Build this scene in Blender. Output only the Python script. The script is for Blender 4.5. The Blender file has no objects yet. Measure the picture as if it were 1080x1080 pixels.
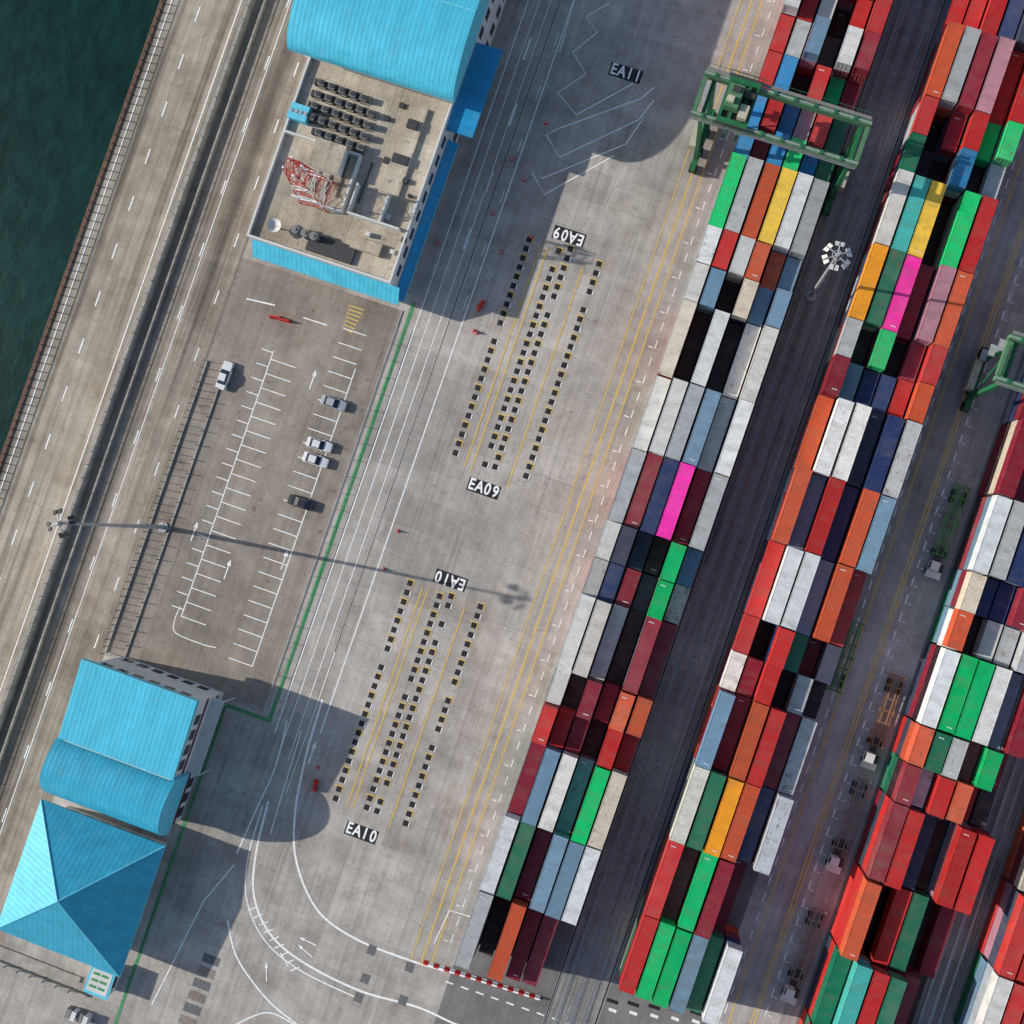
import bpy, math, random
from mathutils import Vector, Matrix
random.seed(7)
sc=bpy.context.scene
# ---------------------------------------------------------------- camera / survey frame
A=math.radians(19.0); H=172.0; FPX=1080.0; CX=620.0
R0=Vector((math.cos(A),math.sin(A),0)); U0=Vector((-math.sin(A),math.cos(A),0))
F=(Vector((0,0,-1))-R0*(65/1080)+U0*(35/1080)).normalized()
UU=(U0-F*U0.dot(F)).normalized(); RR=F.cross(UU).normalized()
CAM=Vector((0,0,H))
def P(px,py,z=0.0):
    d=RR*((px-CX)/FPX)+UU*((540-py)/FPX)+F
    t=(z-H)/d.z
    p=CAM+d*t
    return (p.x,p.y)
cd=bpy.data.cameras.new("camera"); cam=bpy.data.objects.new("camera",cd); sc.collection.objects.link(cam)
M=Matrix((RR,UU,-F)).transposed().to_4x4(); M.translation=CAM; cam.matrix_world=M
cd.sensor_width=36; cd.lens=36.0; cd.shift_x=-(CX-540)/1080; cd.clip_end=8000; cd.clip_start=1; sc.camera=cam
# ---------------------------------------------------------------- light
EL=math.radians(26.5); AZ=math.radians(8.0)
ldir=Vector((math.cos(AZ)*math.cos(EL),math.sin(AZ)*math.cos(EL),-math.sin(EL)))
sl=bpy.data.lights.new("sun","SUN"); sl.energy=4.8; sl.angle=math.radians(0.5); sl.color=(1.0,0.94,0.85)
so=bpy.data.objects.new("sun",sl); sc.collection.objects.link(so)
so.rotation_euler=ldir.to_track_quat('-Z','Y').to_euler(); so.location=(-100,0,120)
w=bpy.data.worlds.new("World"); sc.world=w; w.use_nodes=True
nt=w.node_tree; bg=nt.nodes['Background']; sk=nt.nodes.new('ShaderNodeTexSky')
sk.sky_type='NISHITA'; sk.sun_disc=False; sk.sun_elevation=EL; sk.sun_rotation=math.atan2(-ldir.x,-ldir.y)%(2*math.pi)
nt.links.new(sk.outputs[0],bg.inputs[0]); bg.inputs[1].default_value=0.14
sc.view_settings.view_transform='Standard'; sc.view_settings.look='None'; sc.view_settings.exposure=0
# ---------------------------------------------------------------- node helpers
class G:
    def __init__(s,name,rough=0.8,metal=0.0,spec=0.3):
        s.m=bpy.data.materials.new(name); s.m.use_nodes=True; s.t=s.m.node_tree
        s.b=s.t.nodes['Principled BSDF']; s.b.inputs['Roughness'].default_value=rough
        s.b.inputs['Metallic'].default_value=metal; s.b.inputs['Specular IOR Level'].default_value=spec
        s.tc=s.t.nodes.new('ShaderNodeTexCoord')
    def n(s,t,**k):
        x=s.t.nodes.new(t)
        for a,b in k.items(): setattr(x,a,b)
        return x
    def l(s,a,b): s.t.links.new(a,b)
    def map(s,scale=(1,1,1),rot=0,src='Object',loc=(0,0,0)):
        m=s.n('ShaderNodeMapping'); m.inputs['Scale'].default_value=scale; m.inputs['Rotation'].default_value=(0,0,rot); m.inputs['Location'].default_value=loc
        s.l(s.tc.outputs[src],m.inputs[0]); return m.outputs[0]
    def noise(s,scale,vec=None,detail=4,rough=0.55,dist=0.0,w=None):
        x=s.n('ShaderNodeTexNoise'); 
        if w is not None:
            x.noise_dimensions='4D'; s.l(w,x.inputs['W'])
        x.inputs['Scale'].default_value=scale; x.inputs['Detail'].default_value=detail; x.inputs['Roughness'].default_value=rough; x.inputs['Distortion'].default_value=dist
        s.l(vec if vec is not None else s.tc.outputs['Object'],x.inputs['Vector']); return x.outputs['Fac']
    def rng(s,v,a,b,c,d):
        x=s.n('ShaderNodeMapRange'); s.l(v,x.inputs[0])
        for i,q in enumerate((a,b,c,d)):
            if isinstance(q,(int,float)): x.inputs[i+1].default_value=q
            else: s.l(q,x.inputs[i+1])
        return x.outputs[0]
    def math(s,op,a,b):
        x=s.n('ShaderNodeMath',operation=op)
        for i,q in enumerate((a,b)):
            if isinstance(q,(int,float)): x.inputs[i].default_value=q
            else: s.l(q,x.inputs[i])
        return x.outputs[0]
    def mix(s,f,a,b,mode='MIX'):
        x=s.n('ShaderNodeMix',data_type='RGBA',blend_type=mode)
        for i,q in ((0,f),(6,a),(7,b)):
            if isinstance(q,(int,float)): x.inputs[i].default_value=q
            elif isinstance(q,tuple): x.inputs[i].default_value=q if len(q)==4 else (*q,1)
            else: s.l(q,x.inputs[i])
        return x.outputs[2]
    def mulv(s,col,v):
        x=s.n('ShaderNodeVectorMath',operation='SCALE'); 
        if isinstance(col,tuple): x.inputs[0].default_value=col[:3]
        else: s.l(col,x.inputs[0])
        s.l(v,x.inputs['Scale']); return x.outputs[0]
    def brick(s,w_,h_,c1,c2,mc,ms,loc=(0,0,0),off=0.5):
        br=s.n('ShaderNodeTexBrick',offset=off,squash=1.0); br.inputs['Scale'].default_value=1
        br.inputs['Brick Width'].default_value=w_; br.inputs['Row Height'].default_value=h_
        br.inputs['Mortar Size'].default_value=ms; br.inputs['Mortar Smooth'].default_value=0.3
        for nm,q in(('Color1',c1),('Color2',c2),('Mortar',mc)): br.inputs[nm].default_value=(q,)*3+(1,)
        s.l(s.map((1,1,1),loc=loc),br.inputs['Vector']); return br.outputs['Color']
    def out(s,col,bump=None,bs=0.3,bd=0.05):
        s.l(col,s.b.inputs['Base Color'])
        if bump is not None:
            x=s.n('ShaderNodeBump'); x.inputs['Strength'].default_value=bs; x.inputs['Distance'].default_value=bd
            s.l(bump,x.inputs['Height']); s.l(x.outputs[0],s.b.inputs['Normal'])
        return s.m
def concrete(name,base,slab=(6,6),slabvar=0.12,joint=0.75,streak=0.3,stain=0.35,tint=(0.30,0.22,0.15),crack=True,big2=0.10,tyre=0.0):
    g=G(name,0.9)
    big=g.noise(0.035,detail=5,rough=0.6); med=g.noise(0.25,detail=6,rough=0.65); fine=g.noise(3.5,detail=5,rough=0.75)
    v=g.rng(big,0.3,0.7,0.80,1.18)
    v=g.math('MULTIPLY',v,g.rng(med,0.3,0.7,0.80,1.16))
    v=g.math('MULTIPLY',v,g.rng(fine,0.25,0.75,0.78,1.20))
    st=g.noise(1.0,g.map((1.1,0.012,1)),detail=5,rough=0.7)
    v=g.math('MULTIPLY',v,g.rng(st,0.32,0.62,1-streak,1.06))
    # thin longitudinal wheel scuffs, fading in and out
    sc1=g.rng(g.noise(1.0,g.map((3.2,0.03,1),rot=0.012),detail=3,rough=0.6),0.56,0.66,0,1)
    sc2=g.rng(g.noise(0.06,detail=3),0.42,0.6,0.05,1)
    v=g.math('MULTIPLY',v,g.rng(g.math('MULTIPLY',sc1,sc2),0,1,1.0,0.80))
    if tyre>0:
        t2=g.noise(1.0,g.map((0.42,0.006,1)),detail=3,rough=0.55); v=g.math('MULTIPLY',v,g.rng(t2,0.50,0.62,1.05,1-tyre))
    c=g.mix(g.rng(g.noise(0.12,detail=6,rough=0.7),0.46,0.72,0,0.65),tuple(base),tint)
    c=g.mulv(c,v); c=g.mix(1.0,c,g.brick(slab[0],slab[1],1-slabvar,1+slabvar*.5,joint,0.05),'MULTIPLY')
    if big2>0: c=g.mix(1.0,c,g.brick(slab[0]*2.7,slab[1]*4,1-big2,1+big2*.6,0.88,0.05,(3.3,1.7,0),0.37),'MULTIPLY')
    sp=g.rng(g.noise(0.6,detail=5,rough=0.6),0.60,0.74,0,stain)
    c=g.mix(sp,c,(0.06,0.055,0.05))
    dots=g.rng(g.noise(2.2,detail=2,rough=0.5),0.68,0.75,0,0.55); c=g.mix(dots,c,(0.06,0.05,0.045))
    if crack:
        vv=g.n('ShaderNodeTexVoronoi',feature='DISTANCE_TO_EDGE'); vv.inputs['Scale'].default_value=0.09
        nn=g.n('ShaderNodeTexNoise'); nn.inputs['Scale'].default_value=0.5; nn.inputs['Detail'].default_value=5
        g.l(g.tc.outputs['Object'],nn.inputs['Vector'])
        ad=g.n('ShaderNodeVectorMath',operation='MULTIPLY_ADD'); g.l(nn.outputs['Color'],ad.inputs[0]); ad.inputs[1].default_value=(3,3,3); g.l(g.tc.outputs['Object'],ad.inputs[2])
        g.l(ad.outputs[0],vv.inputs['Vector'])
        ck=g.math('MULTIPLY',g.rng(vv.outputs['Distance'],0.0,0.008,0.4,0),g.rng(g.noise(0.05,detail=2),0.45,0.6,0,1))
        c=g.mix(ck,c,(0.08,0.07,0.06))
    return g.out(c,fine,0.25,0.02)
def plain(name,col,rough=0.6,metal=0,var=0.18,scale=1.5,spec=0.4,rust=0.0):
    g=G(name,rough,metal,spec)
    v=g.rng(g.noise(scale,detail=5,rough=0.65),0.3,0.7,1-var,1+var*0.6)
    c=g.mulv(tuple(col),v)
    if rust>0: c=g.mix(g.rng(g.noise(scale*2.2,detail=6,rough=0.75),0.56,0.68,0,rust),c,(0.12,0.055,0.03))
    return g.out(c)
def roofmat(name,col,axis=0,pitch=0.75,var=0.12):
    g=G(name,0.38,0.1,0.5)
    wv=g.n('ShaderNodeTexWave',wave_type='BANDS',bands_direction='X' if axis==0 else 'Y',wave_profile='SIN')
    wv.inputs['Scale'].default_value=1.0/pitch*0.314; g.l(g.tc.outputs['Object'],wv.inputs['Vector'])
    seam=g.rng(wv.outputs['Fac'],0.9,1.0,0,1)
    m2=(0.5,0.03,1) if axis==0 else (0.03,0.5,1)
    v=g.rng(g.noise(1.0,g.map(m2),detail=4),0.3,0.7,1-var,1+var)
    v=g.math('MULTIPLY',v,g.rng(g.noise(0.8,detail=6,rough=0.7),0.3,0.7,0.9,1.06))
    c=g.mulv(tuple(col),v); c=g.mix(g.math('MULTIPLY',seam,0.25),c,tuple(x*0.5 for x in col))
    c=g.mix(g.rng(g.noise(0.5,detail=7,rough=0.75),0.56,0.75,0,0.35),c,(0.25,0.3,0.3))
    return g.out(c,wv.outputs['Fac'],0.3,0.04)
# ---------------------------------------------------------------- materials
m_yard=concrete("yard_concrete",(0.45,0.415,0.375),(7.5,5.2),0.10,0.78,0.18,0.32,(0.31,0.25,0.20),True,0.13)
m_road=concrete("quay_road_concrete",(0.43,0.375,0.30),(5,14),0.06,0.72,0.35,0.35,(0.26,0.195,0.135),True,0.08,0.48)
m_road2=concrete("inner_road_concrete",(0.39,0.335,0.27),(6,11),0.08,0.75,0.40,0.4,(0.22,0.165,0.115),True,0.08,0.50)
m_lot=concrete("parking_lot_surface",(0.30,0.26,0.218),(9,9),0.05,0.88,0.16,0.65,(0.19,0.145,0.11),True,0.1)
m_dark=concrete("lane_asphalt",(0.075,0.08,0.092),(30,6),0.2,0.8,0.55,0.6,(0.055,0.055,0.06))
m_beam=concrete("runway_beam_concrete",(0.33,0.32,0.31),(4,6),0.2,0.55,0.5,0.5,(0.17,0.15,0.13),False,0)
m_lane=concrete("truck_lane_concrete",(0.42,0.405,0.39),(7,7),0.12,0.75,0.22,0.4,(0.30,0.27,0.25))
m_patch=concrete("patched_asphalt",(0.19,0.185,0.18),(40,40),0,1,0.1,0.2,(0.15,0.14,0.13),False,0)
def paintm(name,col,wear=0.5):
    g=G(name,0.7); n=g.noise(1.6,detail=6,rough=0.8)
    c=g.mix(g.rng(n,0.46,0.66,0,wear),tuple(col),(0.33,0.30,0.26)); return g.out(c)
m_white=paintm("white_paint",(0.88,0.88,0.86),0.5); m_yel=paintm("yellow_paint",(0.78,0.50,0.06),0.75)
m_green=paintm("green_paint",(0.03,0.27,0.09),0.6); m_black=plain("black_paint",(0.012,0.012,0.014),0.7,var=0.4)
m_whites=paintm("fresh_white_paint",(0.88,0.88,0.88),0.15)
m_red=plain("red_paint",(0.55,0.03,0.025),0.5); m_steel=plain("galvanised_steel",(0.42,0.43,0.44),0.45,0.3)
m_dsteel=plain("dark_steel",(0.05,0.052,0.055),0.6,0.2,rust=0.5); m_conc=plain("cast_concrete",(0.36,0.33,0.285),0.9,var=0.35,scale=0.5)
m_rust=plain("rusty_edge",(0.20,0.10,0.06),0.9,var=0.5,scale=0.8,rust=0.7)
m_wall=plain("white_wall",(0.62,0.62,0.60),0.8,var=0.12,scale=0.4); m_glass=plain("window_glass",(0.02,0.03,0.045),0.12,var=0.2,spec=0.6)
m_maroon=plain("maroon_trim",(0.16,0.02,0.035),0.6); m_tyre=plain("tyre_rubber",(0.02,0.02,0.02),0.85)
m_cyanY=roofmat("cyan_metal_roof",(0.075,0.52,0.70),0,0.8); m_cyanB=roofmat("cyan_barrel_roof",(0.04,0.40,0.58),0,0.8)
m_fascia=plain("cyan_fascia",(0.12,0.55,0.70),0.5)
m_blueY=roofmat("blue_metal_canopy_cross",(0.02,0.30,0.58),1,1.2)
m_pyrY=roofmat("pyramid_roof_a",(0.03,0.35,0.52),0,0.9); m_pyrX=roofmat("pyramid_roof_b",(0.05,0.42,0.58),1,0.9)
m_roofc=concrete("rooftop_screed",(0.56,0.49,0.385),(6,5),0.14,0.6,0.1,0.65,(0.30,0.22,0.15),True,0.15)
m_cgreen=plain("crane_green_paint",(0.015,0.15,0.055),0.5,var=0.3,rust=0.7); m_cgreen2=plain("crane_pale_green",(0.08,0.20,0.10),0.6,var=0.3,rust=0.75)
m_cream=plain("machinery_cream",(0.48,0.44,0.34),0.6,rust=0.5); m_grey=plain("machinery_grey",(0.2,0.2,0.19),0.6,rust=0.4)
m_grate=plain("drain_grate",(0.14,0.145,0.15),0.8,var=0.4,scale=3)
g=G("harbour_water",0.3,0,0.12)
n1=g.noise(0.45,g.map((1,0.5,1),0.9),detail=6,rough=0.55,dist=0.5); n2=g.noise(0.02,detail=3)
c=g.mix(g.rng(n1,0.3,0.7,0,1),(0.001,0.020,0.018),(0.006,0.044,0.038)); c=g.mulv(c,g.rng(n2,0.3,0.7,0.75,1.1))
m_water=g.out(c,n1,0.35,0.25)
g=G("container_paint",0.5,0.0,0.35)
oi=g.n('ShaderNodeObjectInfo'); W=g.math('MULTIPLY',oi.outputs['Random'],57.0)
r2=g.n('ShaderNodeTexWhiteNoise',noise_dimensions='1D'); g.l(W,r2.inputs['W']); rr=r2.outputs['Value']
v=g.rng(g.noise(0.5,detail=6,rough=0.7,w=W),0.3,0.7,0.80,1.1)
v=g.math('MULTIPLY',v,g.rng(g.noise(5,g.map((1,0.35,1)),detail=4,w=W),0.3,0.7,0.92,1.06))
v=g.math('MULTIPLY',v,g.rng(rr,0,1,0.88,1.12))
c=g.mulv(oi.outputs['Color'],v)
fade=g.math('MULTIPLY',g.rng(rr,0.5,1,0,0.14),g.rng(g.noise(0.35,detail=5,w=W),0.4,0.65,0.2,1))
c=g.mix(fade,c,(0.45,0.40,0.36))
th=g.rng(rr,0,1,0.78,0.55)
rn=g.noise(1.3,g.map((1,0.6,1)),detail=8,rough=0.7,w=W)
ru=g.math('MULTIPLY',g.rng(g.math('SUBTRACT',rn,th),0,0.05,0,1),0.6)
c=g.mix(ru,c,(0.16,0.07,0.035))
sm=g.rng(g.noise(0.5,g.map((0.7,1.6,1)),detail=7,rough=0.7,w=W),0.48,0.72,0,0.42); c=g.mix(sm,c,(0.15,0.11,0.075))
m_cont=g.out(c)
g.l(g.rng(rn,0.3,0.7,0.4,0.7),g.b.inputs['Roughness'])
def carpaint(name,col): return plain(name,col,0.25,0.1,0.05,1,0.6)
m_cw=carpaint("car_paint_white",(0.75,0.75,0.75)); m_ck=carpaint("car_paint_dark",(0.03,0.035,0.045)); m_cs=carpaint("car_paint_silver",(0.4,0.42,0.44))
# ---------------------------------------------------------------- mesh builder
class MB:
    def __init__(s): s.v=[];s.f=[];s.m=[]
    def add(s,vs,fs,m=0):
        o=len(s.v); s.v+= [tuple(x) for x in vs]
        for f in fs: s.f.append([o+i for i in f]); s.m.append(m)
    def box(s,x0,x1,y0,y1,z0,z1,m=0):
        if x0>x1:x0,x1=x1,x0
        if y0>y1:y0,y1=y1,y0
        s.add([(x0,y0,z0),(x1,y0,z0),(x1,y1,z0),(x0,y1,z0),(x0,y0,z1),(x1,y0,z1),(x1,y1,z1),(x0,y1,z1)],
              [(0,3,2,1),(4,5,6,7),(0,1,5,4),(1,2,6,5),(2,3,7,6),(3,0,4,7)],m)
    def quad(s,pts,m=0): s.add(pts,[tuple(range(len(pts)))],m)
    def cyl(s,p,q,r,m=0,n=8,r2=None,cap=True):
        p=Vector(p);q=Vector(q); d=(q-p).normalized(); a=d.orthogonal().normalized(); b=d.cross(a); r2=r if r2 is None else r2
        vs=[];
        for i in range(n):
            t=2*math.pi*(i+0.5)/n; u=a*math.cos(t)+b*math.sin(t); vs.append(p+u*r); vs.append(q+u*r2)
        fs=[(2*i,2*((i+1)%n),2*((i+1)%n)+1,2*i+1) for i in range(n)]
        if cap: fs+= [tuple(2*i for i in range(n))[::-1],tuple(2*i+1 for i in range(n))]
        s.add(vs,fs,m)
    def strip(s,pts,w,z,m=0):
        n=len(pts); L=[];Rr=[]
        for i in range(n):
            a=Vector(pts[max(i-1,0)]);b=Vector(pts[min(i+1,n-1)]); d=(b-a).normalized(); nn=Vector((-d.y,d.x))*w/2; p=Vector(pts[i])
            L.append((p.x+nn.x,p.y+nn.y,z));Rr.append((p.x-nn.x,p.y-nn.y,z))
        for i in range(n-1): s.quad([Rr[i],Rr[i+1],L[i+1],L[i]],m)
    def mesh(s,name,mats):
        me=bpy.data.meshes.new(name); me.from_pydata(s.v,[],s.f)
        for m in mats: me.materials.append(m)
        me.polygons.foreach_set("material_index",s.m); me.update(); return me
    def obj(s,name,mats,parent=None,loc=None,rot=0):
        o=bpy.data.objects.new(name,s.mesh(name,mats)); sc.collection.objects.link(o)
        if loc: o.location=loc
        o.rotation_euler[2]=rot
        if parent: o.parent=parent
        return o
def empty(name,loc=(0,0,0)):
    o=bpy.data.objects.new(name,None); sc.collection.objects.link(o); o.location=loc; o.empty_display_size=1; return o
def sheet(name,x0,x1,y0,y1,z,mat):
    b=MB(); b.quad([(x0,y0,z),(x1,y0,z),(x1,y1,z),(x0,y1,z)]); return b.obj(name,[mat])
def smooth(pts,k=8):
    out=[];n=len(pts)
    for i in range(n-1):
        p0=Vector(pts[max(i-1,0)]);p1=Vector(pts[i]);p2=Vector(pts[i+1]);p3=Vector(pts[min(i+2,n-1)])
        for j in range(k):
            t=j/k; out.append(0.5*((2*p1)+(p2-p0)*t+(2*p0-5*p1+4*p2-p3)*t*t+(3*p1-p0-3*p2+p3)*t**3))
    out.append(Vector(pts[-1])); return out
X=lambda px,py,z=0:P(px,py,z)[0]
Y=lambda px,py,z=0:P(px,py,z)[1]
def frange(a,b,s):
    i=0
    while a+i*s<b: 
        yield a+i*s; i+=1
# ---------------------------------------------------------------- ground
XQ=X(86,245); XB=X(136,380); XF=X(162,540)
sheet("ground",XQ,3000,-3000,3000,0,m_yard)
sheet("water",-3500,XQ+1,-3000,3000,-4.0,m_water)
b=MB(); b.box(XQ-0.02,XQ+0.9,-600,600,-8,-0.02,0); b.box(XQ-0.35,XQ+0.35,-600,600,-0.9,0.22,1); 
b.obj("quay_wall",[m_conc,m_rust])
sheet("quay_road",XQ+0.36,XB-0.4,-600,600,0.004,m_road)
sheet("inner_road",XB+0.3,XF,-600,600,0.004,m_road2)
XL0=XF; XL1=X(350,540); YL0=Y(190,715); YL1=Y(335,298)
sheet("parking_lot",XL0+0.01,XL1,YL0,YL1,0.008,m_lot)
# ---------------------------------------------------------------- container blocks
palette={'W':(.68,.67,.64),'C':(.62,.56,.46),'G':(.40,.43,.45),'B':(.17,.28,.38),'N':(.02,.04,.13),'M':(.24,.012,.03),'R':(.52,.022,.02),
'O':(.58,.09,.03),'D':(.035,.012,.018),'g':(.0,.50,.14),'k':(.005,.15,.075),'T':(.07,.48,.42),'Y':(.85,.55,.07),'A':(.88,.32,.015),'P':(.9,.02,.36),'L':(.42,.20,.25),'b':(.03,.24,.5),'S':(.04,.05,.09)}  # 'D' is near-black: shade over sunken stacks and gaps put into the colour
def cont_mesh(name,L,marks):
    b=MB(); hw=1.219;h=2.59;hl=L/2
    for sx in(-1,1):
        for sy in(-1,1):
            x=sx*(hw-0.09);y=sy*(hl-0.09)
            b.box(x-0.09,x+0.09,y-0.09,y+0.09,0.0,h)
    for sx in(-1,1):
        x=sx*(hw-0.05); b.box(x-0.04,x+0.04,-hl+0.18,hl-0.18,h-0.09,h-0.012); b.box(x-0.04,x+0.04,-hl+0.18,hl-0.18,0.03,0.17)
    for sy in(-1,1):
        y=sy*(hl-0.06); b.box(-hw+0.18,hw-0.18,y-0.05,y+0.05,h-0.13,h-0.012); b.box(-hw+0.18,hw-0.18,y-0.05,y+0.05,0.03,0.17)
    pitch=0.28; n=int((L-0.4)/pitch); st=(L-0.4)/n
    prof=[]
    for i in range(n):
        y=-hl+0.2+i*st
        prof+=[(y,0.0),(y+st*0.25,0.0),(y+st*0.45,0.036),(y+st*0.75,0.036)]
    prof.append((hl-0.2,0))
    for sx in(-1,1):
        vs=[];
        for y,d in prof: vs+=[(sx*(hw-0.03-d),y,0.16),(sx*(hw-0.03-d),y,h-0.08)]
        fs=[(2*i,2*i+2,2*i+3,2*i+1) if sx>0 else (2*i,2*i+1,2*i+3,2*i+2) for i in range(len(prof)-1)]
        b.add(vs,fs)
    n=int((L-0.4)/0.42); st=(L-0.4)/n; prof=[]
    for i in range(n):
        y=-hl+0.2+i*st; prof+=[(y,0.0),(y+st*0.35,0.0),(y+st*0.5,0.028),(y+st*0.85,0.028)]
    prof.append((hl-0.2,0))
    vs=[]
    for y,d in prof: vs+=[(-hw+0.09,y,h-0.028-d),(hw-0.09,y,h-0.028-d)]
    b.add(vs,[(2*i,2*i+1,2*i+3,2*i+2) for i in range(len(prof)-1)])
    b.quad([(-hw+.09,-hl+.05,h-.03),(hw-.09,-hl+.05,h-.03),(hw-.09,-hl+.2,h-.03),(-hw+.09,-hl+.2,h-.03)])
    b.quad([(-hw+.09,hl-.2,h-.03),(hw-.09,hl-.2,h-.03),(hw-.09,hl-.05,h-.03),(-hw+.09,hl-.05,h-.03)])
    b.box(-hw+0.18,hw-0.18,hl-0.13,hl-0.07,0.17,h-0.13)
    b.box(-hw+0.18,-0.015,-hl+0.05,-hl+0.1,0.17,h-0.13); b.box(0.015,hw-0.18,-hl+0.05,-hl+0.1,0.17,h-0.13)
    for x in(-0.8,-0.3,0.3,0.8): b.cyl((x,-hl+0.02,0.15),(x,-hl+0.02,h-0.1),0.022,1,6)
    b.box(-hw+.1,hw-.1,-hl+.1,hl-.1,0.1,0.15)
    if marks==1:
        y=hl-0.75
        for k in range(4): b.quad([(-0.7+k*0.22,y-0.07,h-0.004),(-0.56+k*0.22,y-0.07,h-0.004),(-0.56+k*0.22,y+0.07,h-0.004),(-0.7+k*0.22,y+0.07,h-0.004)],2)
    return b.mesh(name,[m_cont,m_steel,m_whites])
C40=[cont_mesh("container_40ft",12.19,0)]*5+[cont_mesh("container_40ft_marked",12.19,1)]*2
C20=[cont_mesh("container_20ft",6.06,0)]*4+[cont_mesh("container_20ft_marked",6.06,1)]
PIT=2.74
def place(me,x,y,z,col):
    o=bpy.data.objects.new("shipping_container",me); sc.collection.objects.link(o)
    o.location=(x,y,z); k=palette[col]; j=random.uniform(0.85,1.12); h_=random.uniform(-.06,.06)
    o.color=(min(1,k[0]*j*(1+h_)),min(1,k[1]*j),min(1,k[2]*j*(1-h_)),1)
    if random.random()<0.5: o.rotation_euler[2]=math.pi
    o.rotation_euler[2]+=random.uniform(-.004,.004)
def stack(x,y,long,col,lev):
    if col=='D': lev=min(lev,random.choice((1,2,2)))
    if col in 'WCGBRMO' and lev==4 and random.random()<0.16: lev=3
    for l in range(lev):
        c=col if l==lev-1 else random.choice("WMRRGBNDOCMkSLM")
        me=random.choice(C40 if long else C20)
        place(me,x+random.uniform(-.07,.07),y+random.uniform(-.12,.12),l*2.595+0.02,c)
def rnd_unit():
    lv=lambda:"".join(random.choice("334442") for _ in range(6)); cs=lambda:"".join(random.choice("WMRRGBNDOCMkgSWR") for _ in range(6))
    return ("f",cs(),lv()) if random.random()<.6 else ("t",cs(),lv(),cs(),lv())
def block(x0,ytop,pitch,units,first=0):
    for i,u in enumerate(units):
        yc=ytop-(i+first+0.5)*pitch
        for c in range(len(u[1])):
            xc=x0+PIT*(c+0.5)
            if u[0]=='f':
                if u[1][c]!='-': stack(xc,yc,True,u[1][c],int(u[2][c]))
            else:
                q=pitch/4
                if u[1][c]!='-': stack(xc,yc+q,False,u[1][c],int(u[2][c]))
                if u[3][c]!='-': stack(xc,yc-q,False,u[3][c],int(u[4][c]))
ZT=10.38
xa,ya=P(766,157,ZT); xb,yb=P(484,1018,ZT); XB1=(xa+xb)/2; p1=(ya-yb)/11; Y1=ya
b1=[("t","WGBBMR","444443","WRWDRR","443444"),
("t","RGBDWM","444344","RbDRgM","332322"),
("t","bRbGRk","332232","bRbgbk","323322"),
("f","gGOYWG","444444"),
("t","WRWOOB","444443","WBDCBB","442434"),
("f","CDWDWW","424244"),
("f","WWGBGW","444444"),
("f","GMNPMG","434434"),
("t","WSSDgB","443243","GNMSgC","333244"),
("f","WWWDMM","444243"),
("t","WDMMOO","424344","RRMDRR","443244"),
("f","MBWBgC","444444"),
("f","WkMBBW","443444"),
("f","GDOMM-","424430")]
p1=max(p1,12.35)
block(XB1,Y1,p1,b1,-3)
block(XB1,Y1,p1,[rnd_unit() for _ in range(5)],-8)
xa,ya=P(950,178,ZT); xb,yb=P(652,1035,ZT); XB2=(xa+xb)/2; p2=max((ya-yb)/11,12.35); Y2=ya
b2=[("f","OGMLRR","444444"),
("t","RDMRgg","434434","kDDbDG","432424"),
("f","WTYDgR","444244"),
("f","AkPMLO","444344"),
("t","GDgDMR","434234","MBNNRO","443344"),
("f","OWWSNG","444344"),
("f","OBRNOB","434344"),
("f","RWWBOR","444344"),
("t","RDRkMS","424323","WMRDGD","434232"),
("f","BMORMG","434434"),
("f","CkAONG","444434"),
("f","RMgMM-","434420"),
("f","RggBkW","444434")]
block(XB2,Y2,p2,b2,-2)
block(XB2,Y2,p2,[rnd_unit() for _ in range(6)],-8)
xa,ya=P(995,682,ZT); xb,yb=P(872,1058,ZT); XB3=(xa+xb)/2; Y3=ya; p3=12.55
b3=[("f","MMDRGB","443444"),("f","WGNBRW","444344"),
("t","CNNMRG","433444","ODWGGR","423344"),
("f","WggWBM","444434"),
("t","OkGMgM","444342","MWRORD","434422"),
("f","MRSDRR","443344"),
("f","ODRkDM","423322"),
("f","kTRkMD","344431"),
("f","MGWDRB","343344"),("f","RWkMGO","444334")]
block(XB3,Y3,p3,b3,-3)
block(XB3,Y3,p3,[rnd_unit() for _ in range(6)],-9)
xa,ya=P(1078,945,ZT); XB4=xa+0.3
block(XB4,ya,p3,[("f","RRWMOG","444344"),("f","WRMNOR","444344")],0)
block(XB4,ya,p3,[rnd_unit() for _ in range(9)],-9)
# ---------------------------------------------------------------- lanes between blocks
def lane(name,x0,x1,mat,z=0.004): return sheet(name,x0,x1,-400,400,z,mat)
def runway(xa,xb):
    lane("crane_runway",xa,xb,m_dark)
    b=MB()
    for fx in(0.12,0.36,0.64,0.88):
        xx=xa+(xb-xa)*fx; b.quad([(xx-.6,-400,.008),(xx+.6,-400,.008),(xx+.6,400,.008),(xx-.6,400,.008)],0)
        b.box(xx-.72,xx-.62,-400,400,0.008,0.08,1); b.box(xx+.62,xx+.72,-400,400,0.008,0.08,1)
    for fx in(0.22,0.25,0.47,0.5,0.53,0.75,0.78):
        xx=xa+(xb-xa)*fx; b.box(xx-.07,xx+.07,-400,400,0.008,0.12,1)
    for y in frange(-150,160,6.1): 
        b.box(xa+(xb-xa)*.40,xa+(xb-xa)*.60,y,y+.3,.008,.05,0)
    b.obj("runway_beams",[m_beam,m_steel])
runway(XB1+6*PIT+0.4,XB2-0.4)
x23a=XB2+6*PIT+0.3; x23b=XB3-0.3
lane("truck_lane",x23a,x23b,m_lane)
runway(XB3+6*PIT+0.4,XB4-0.4)
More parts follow.
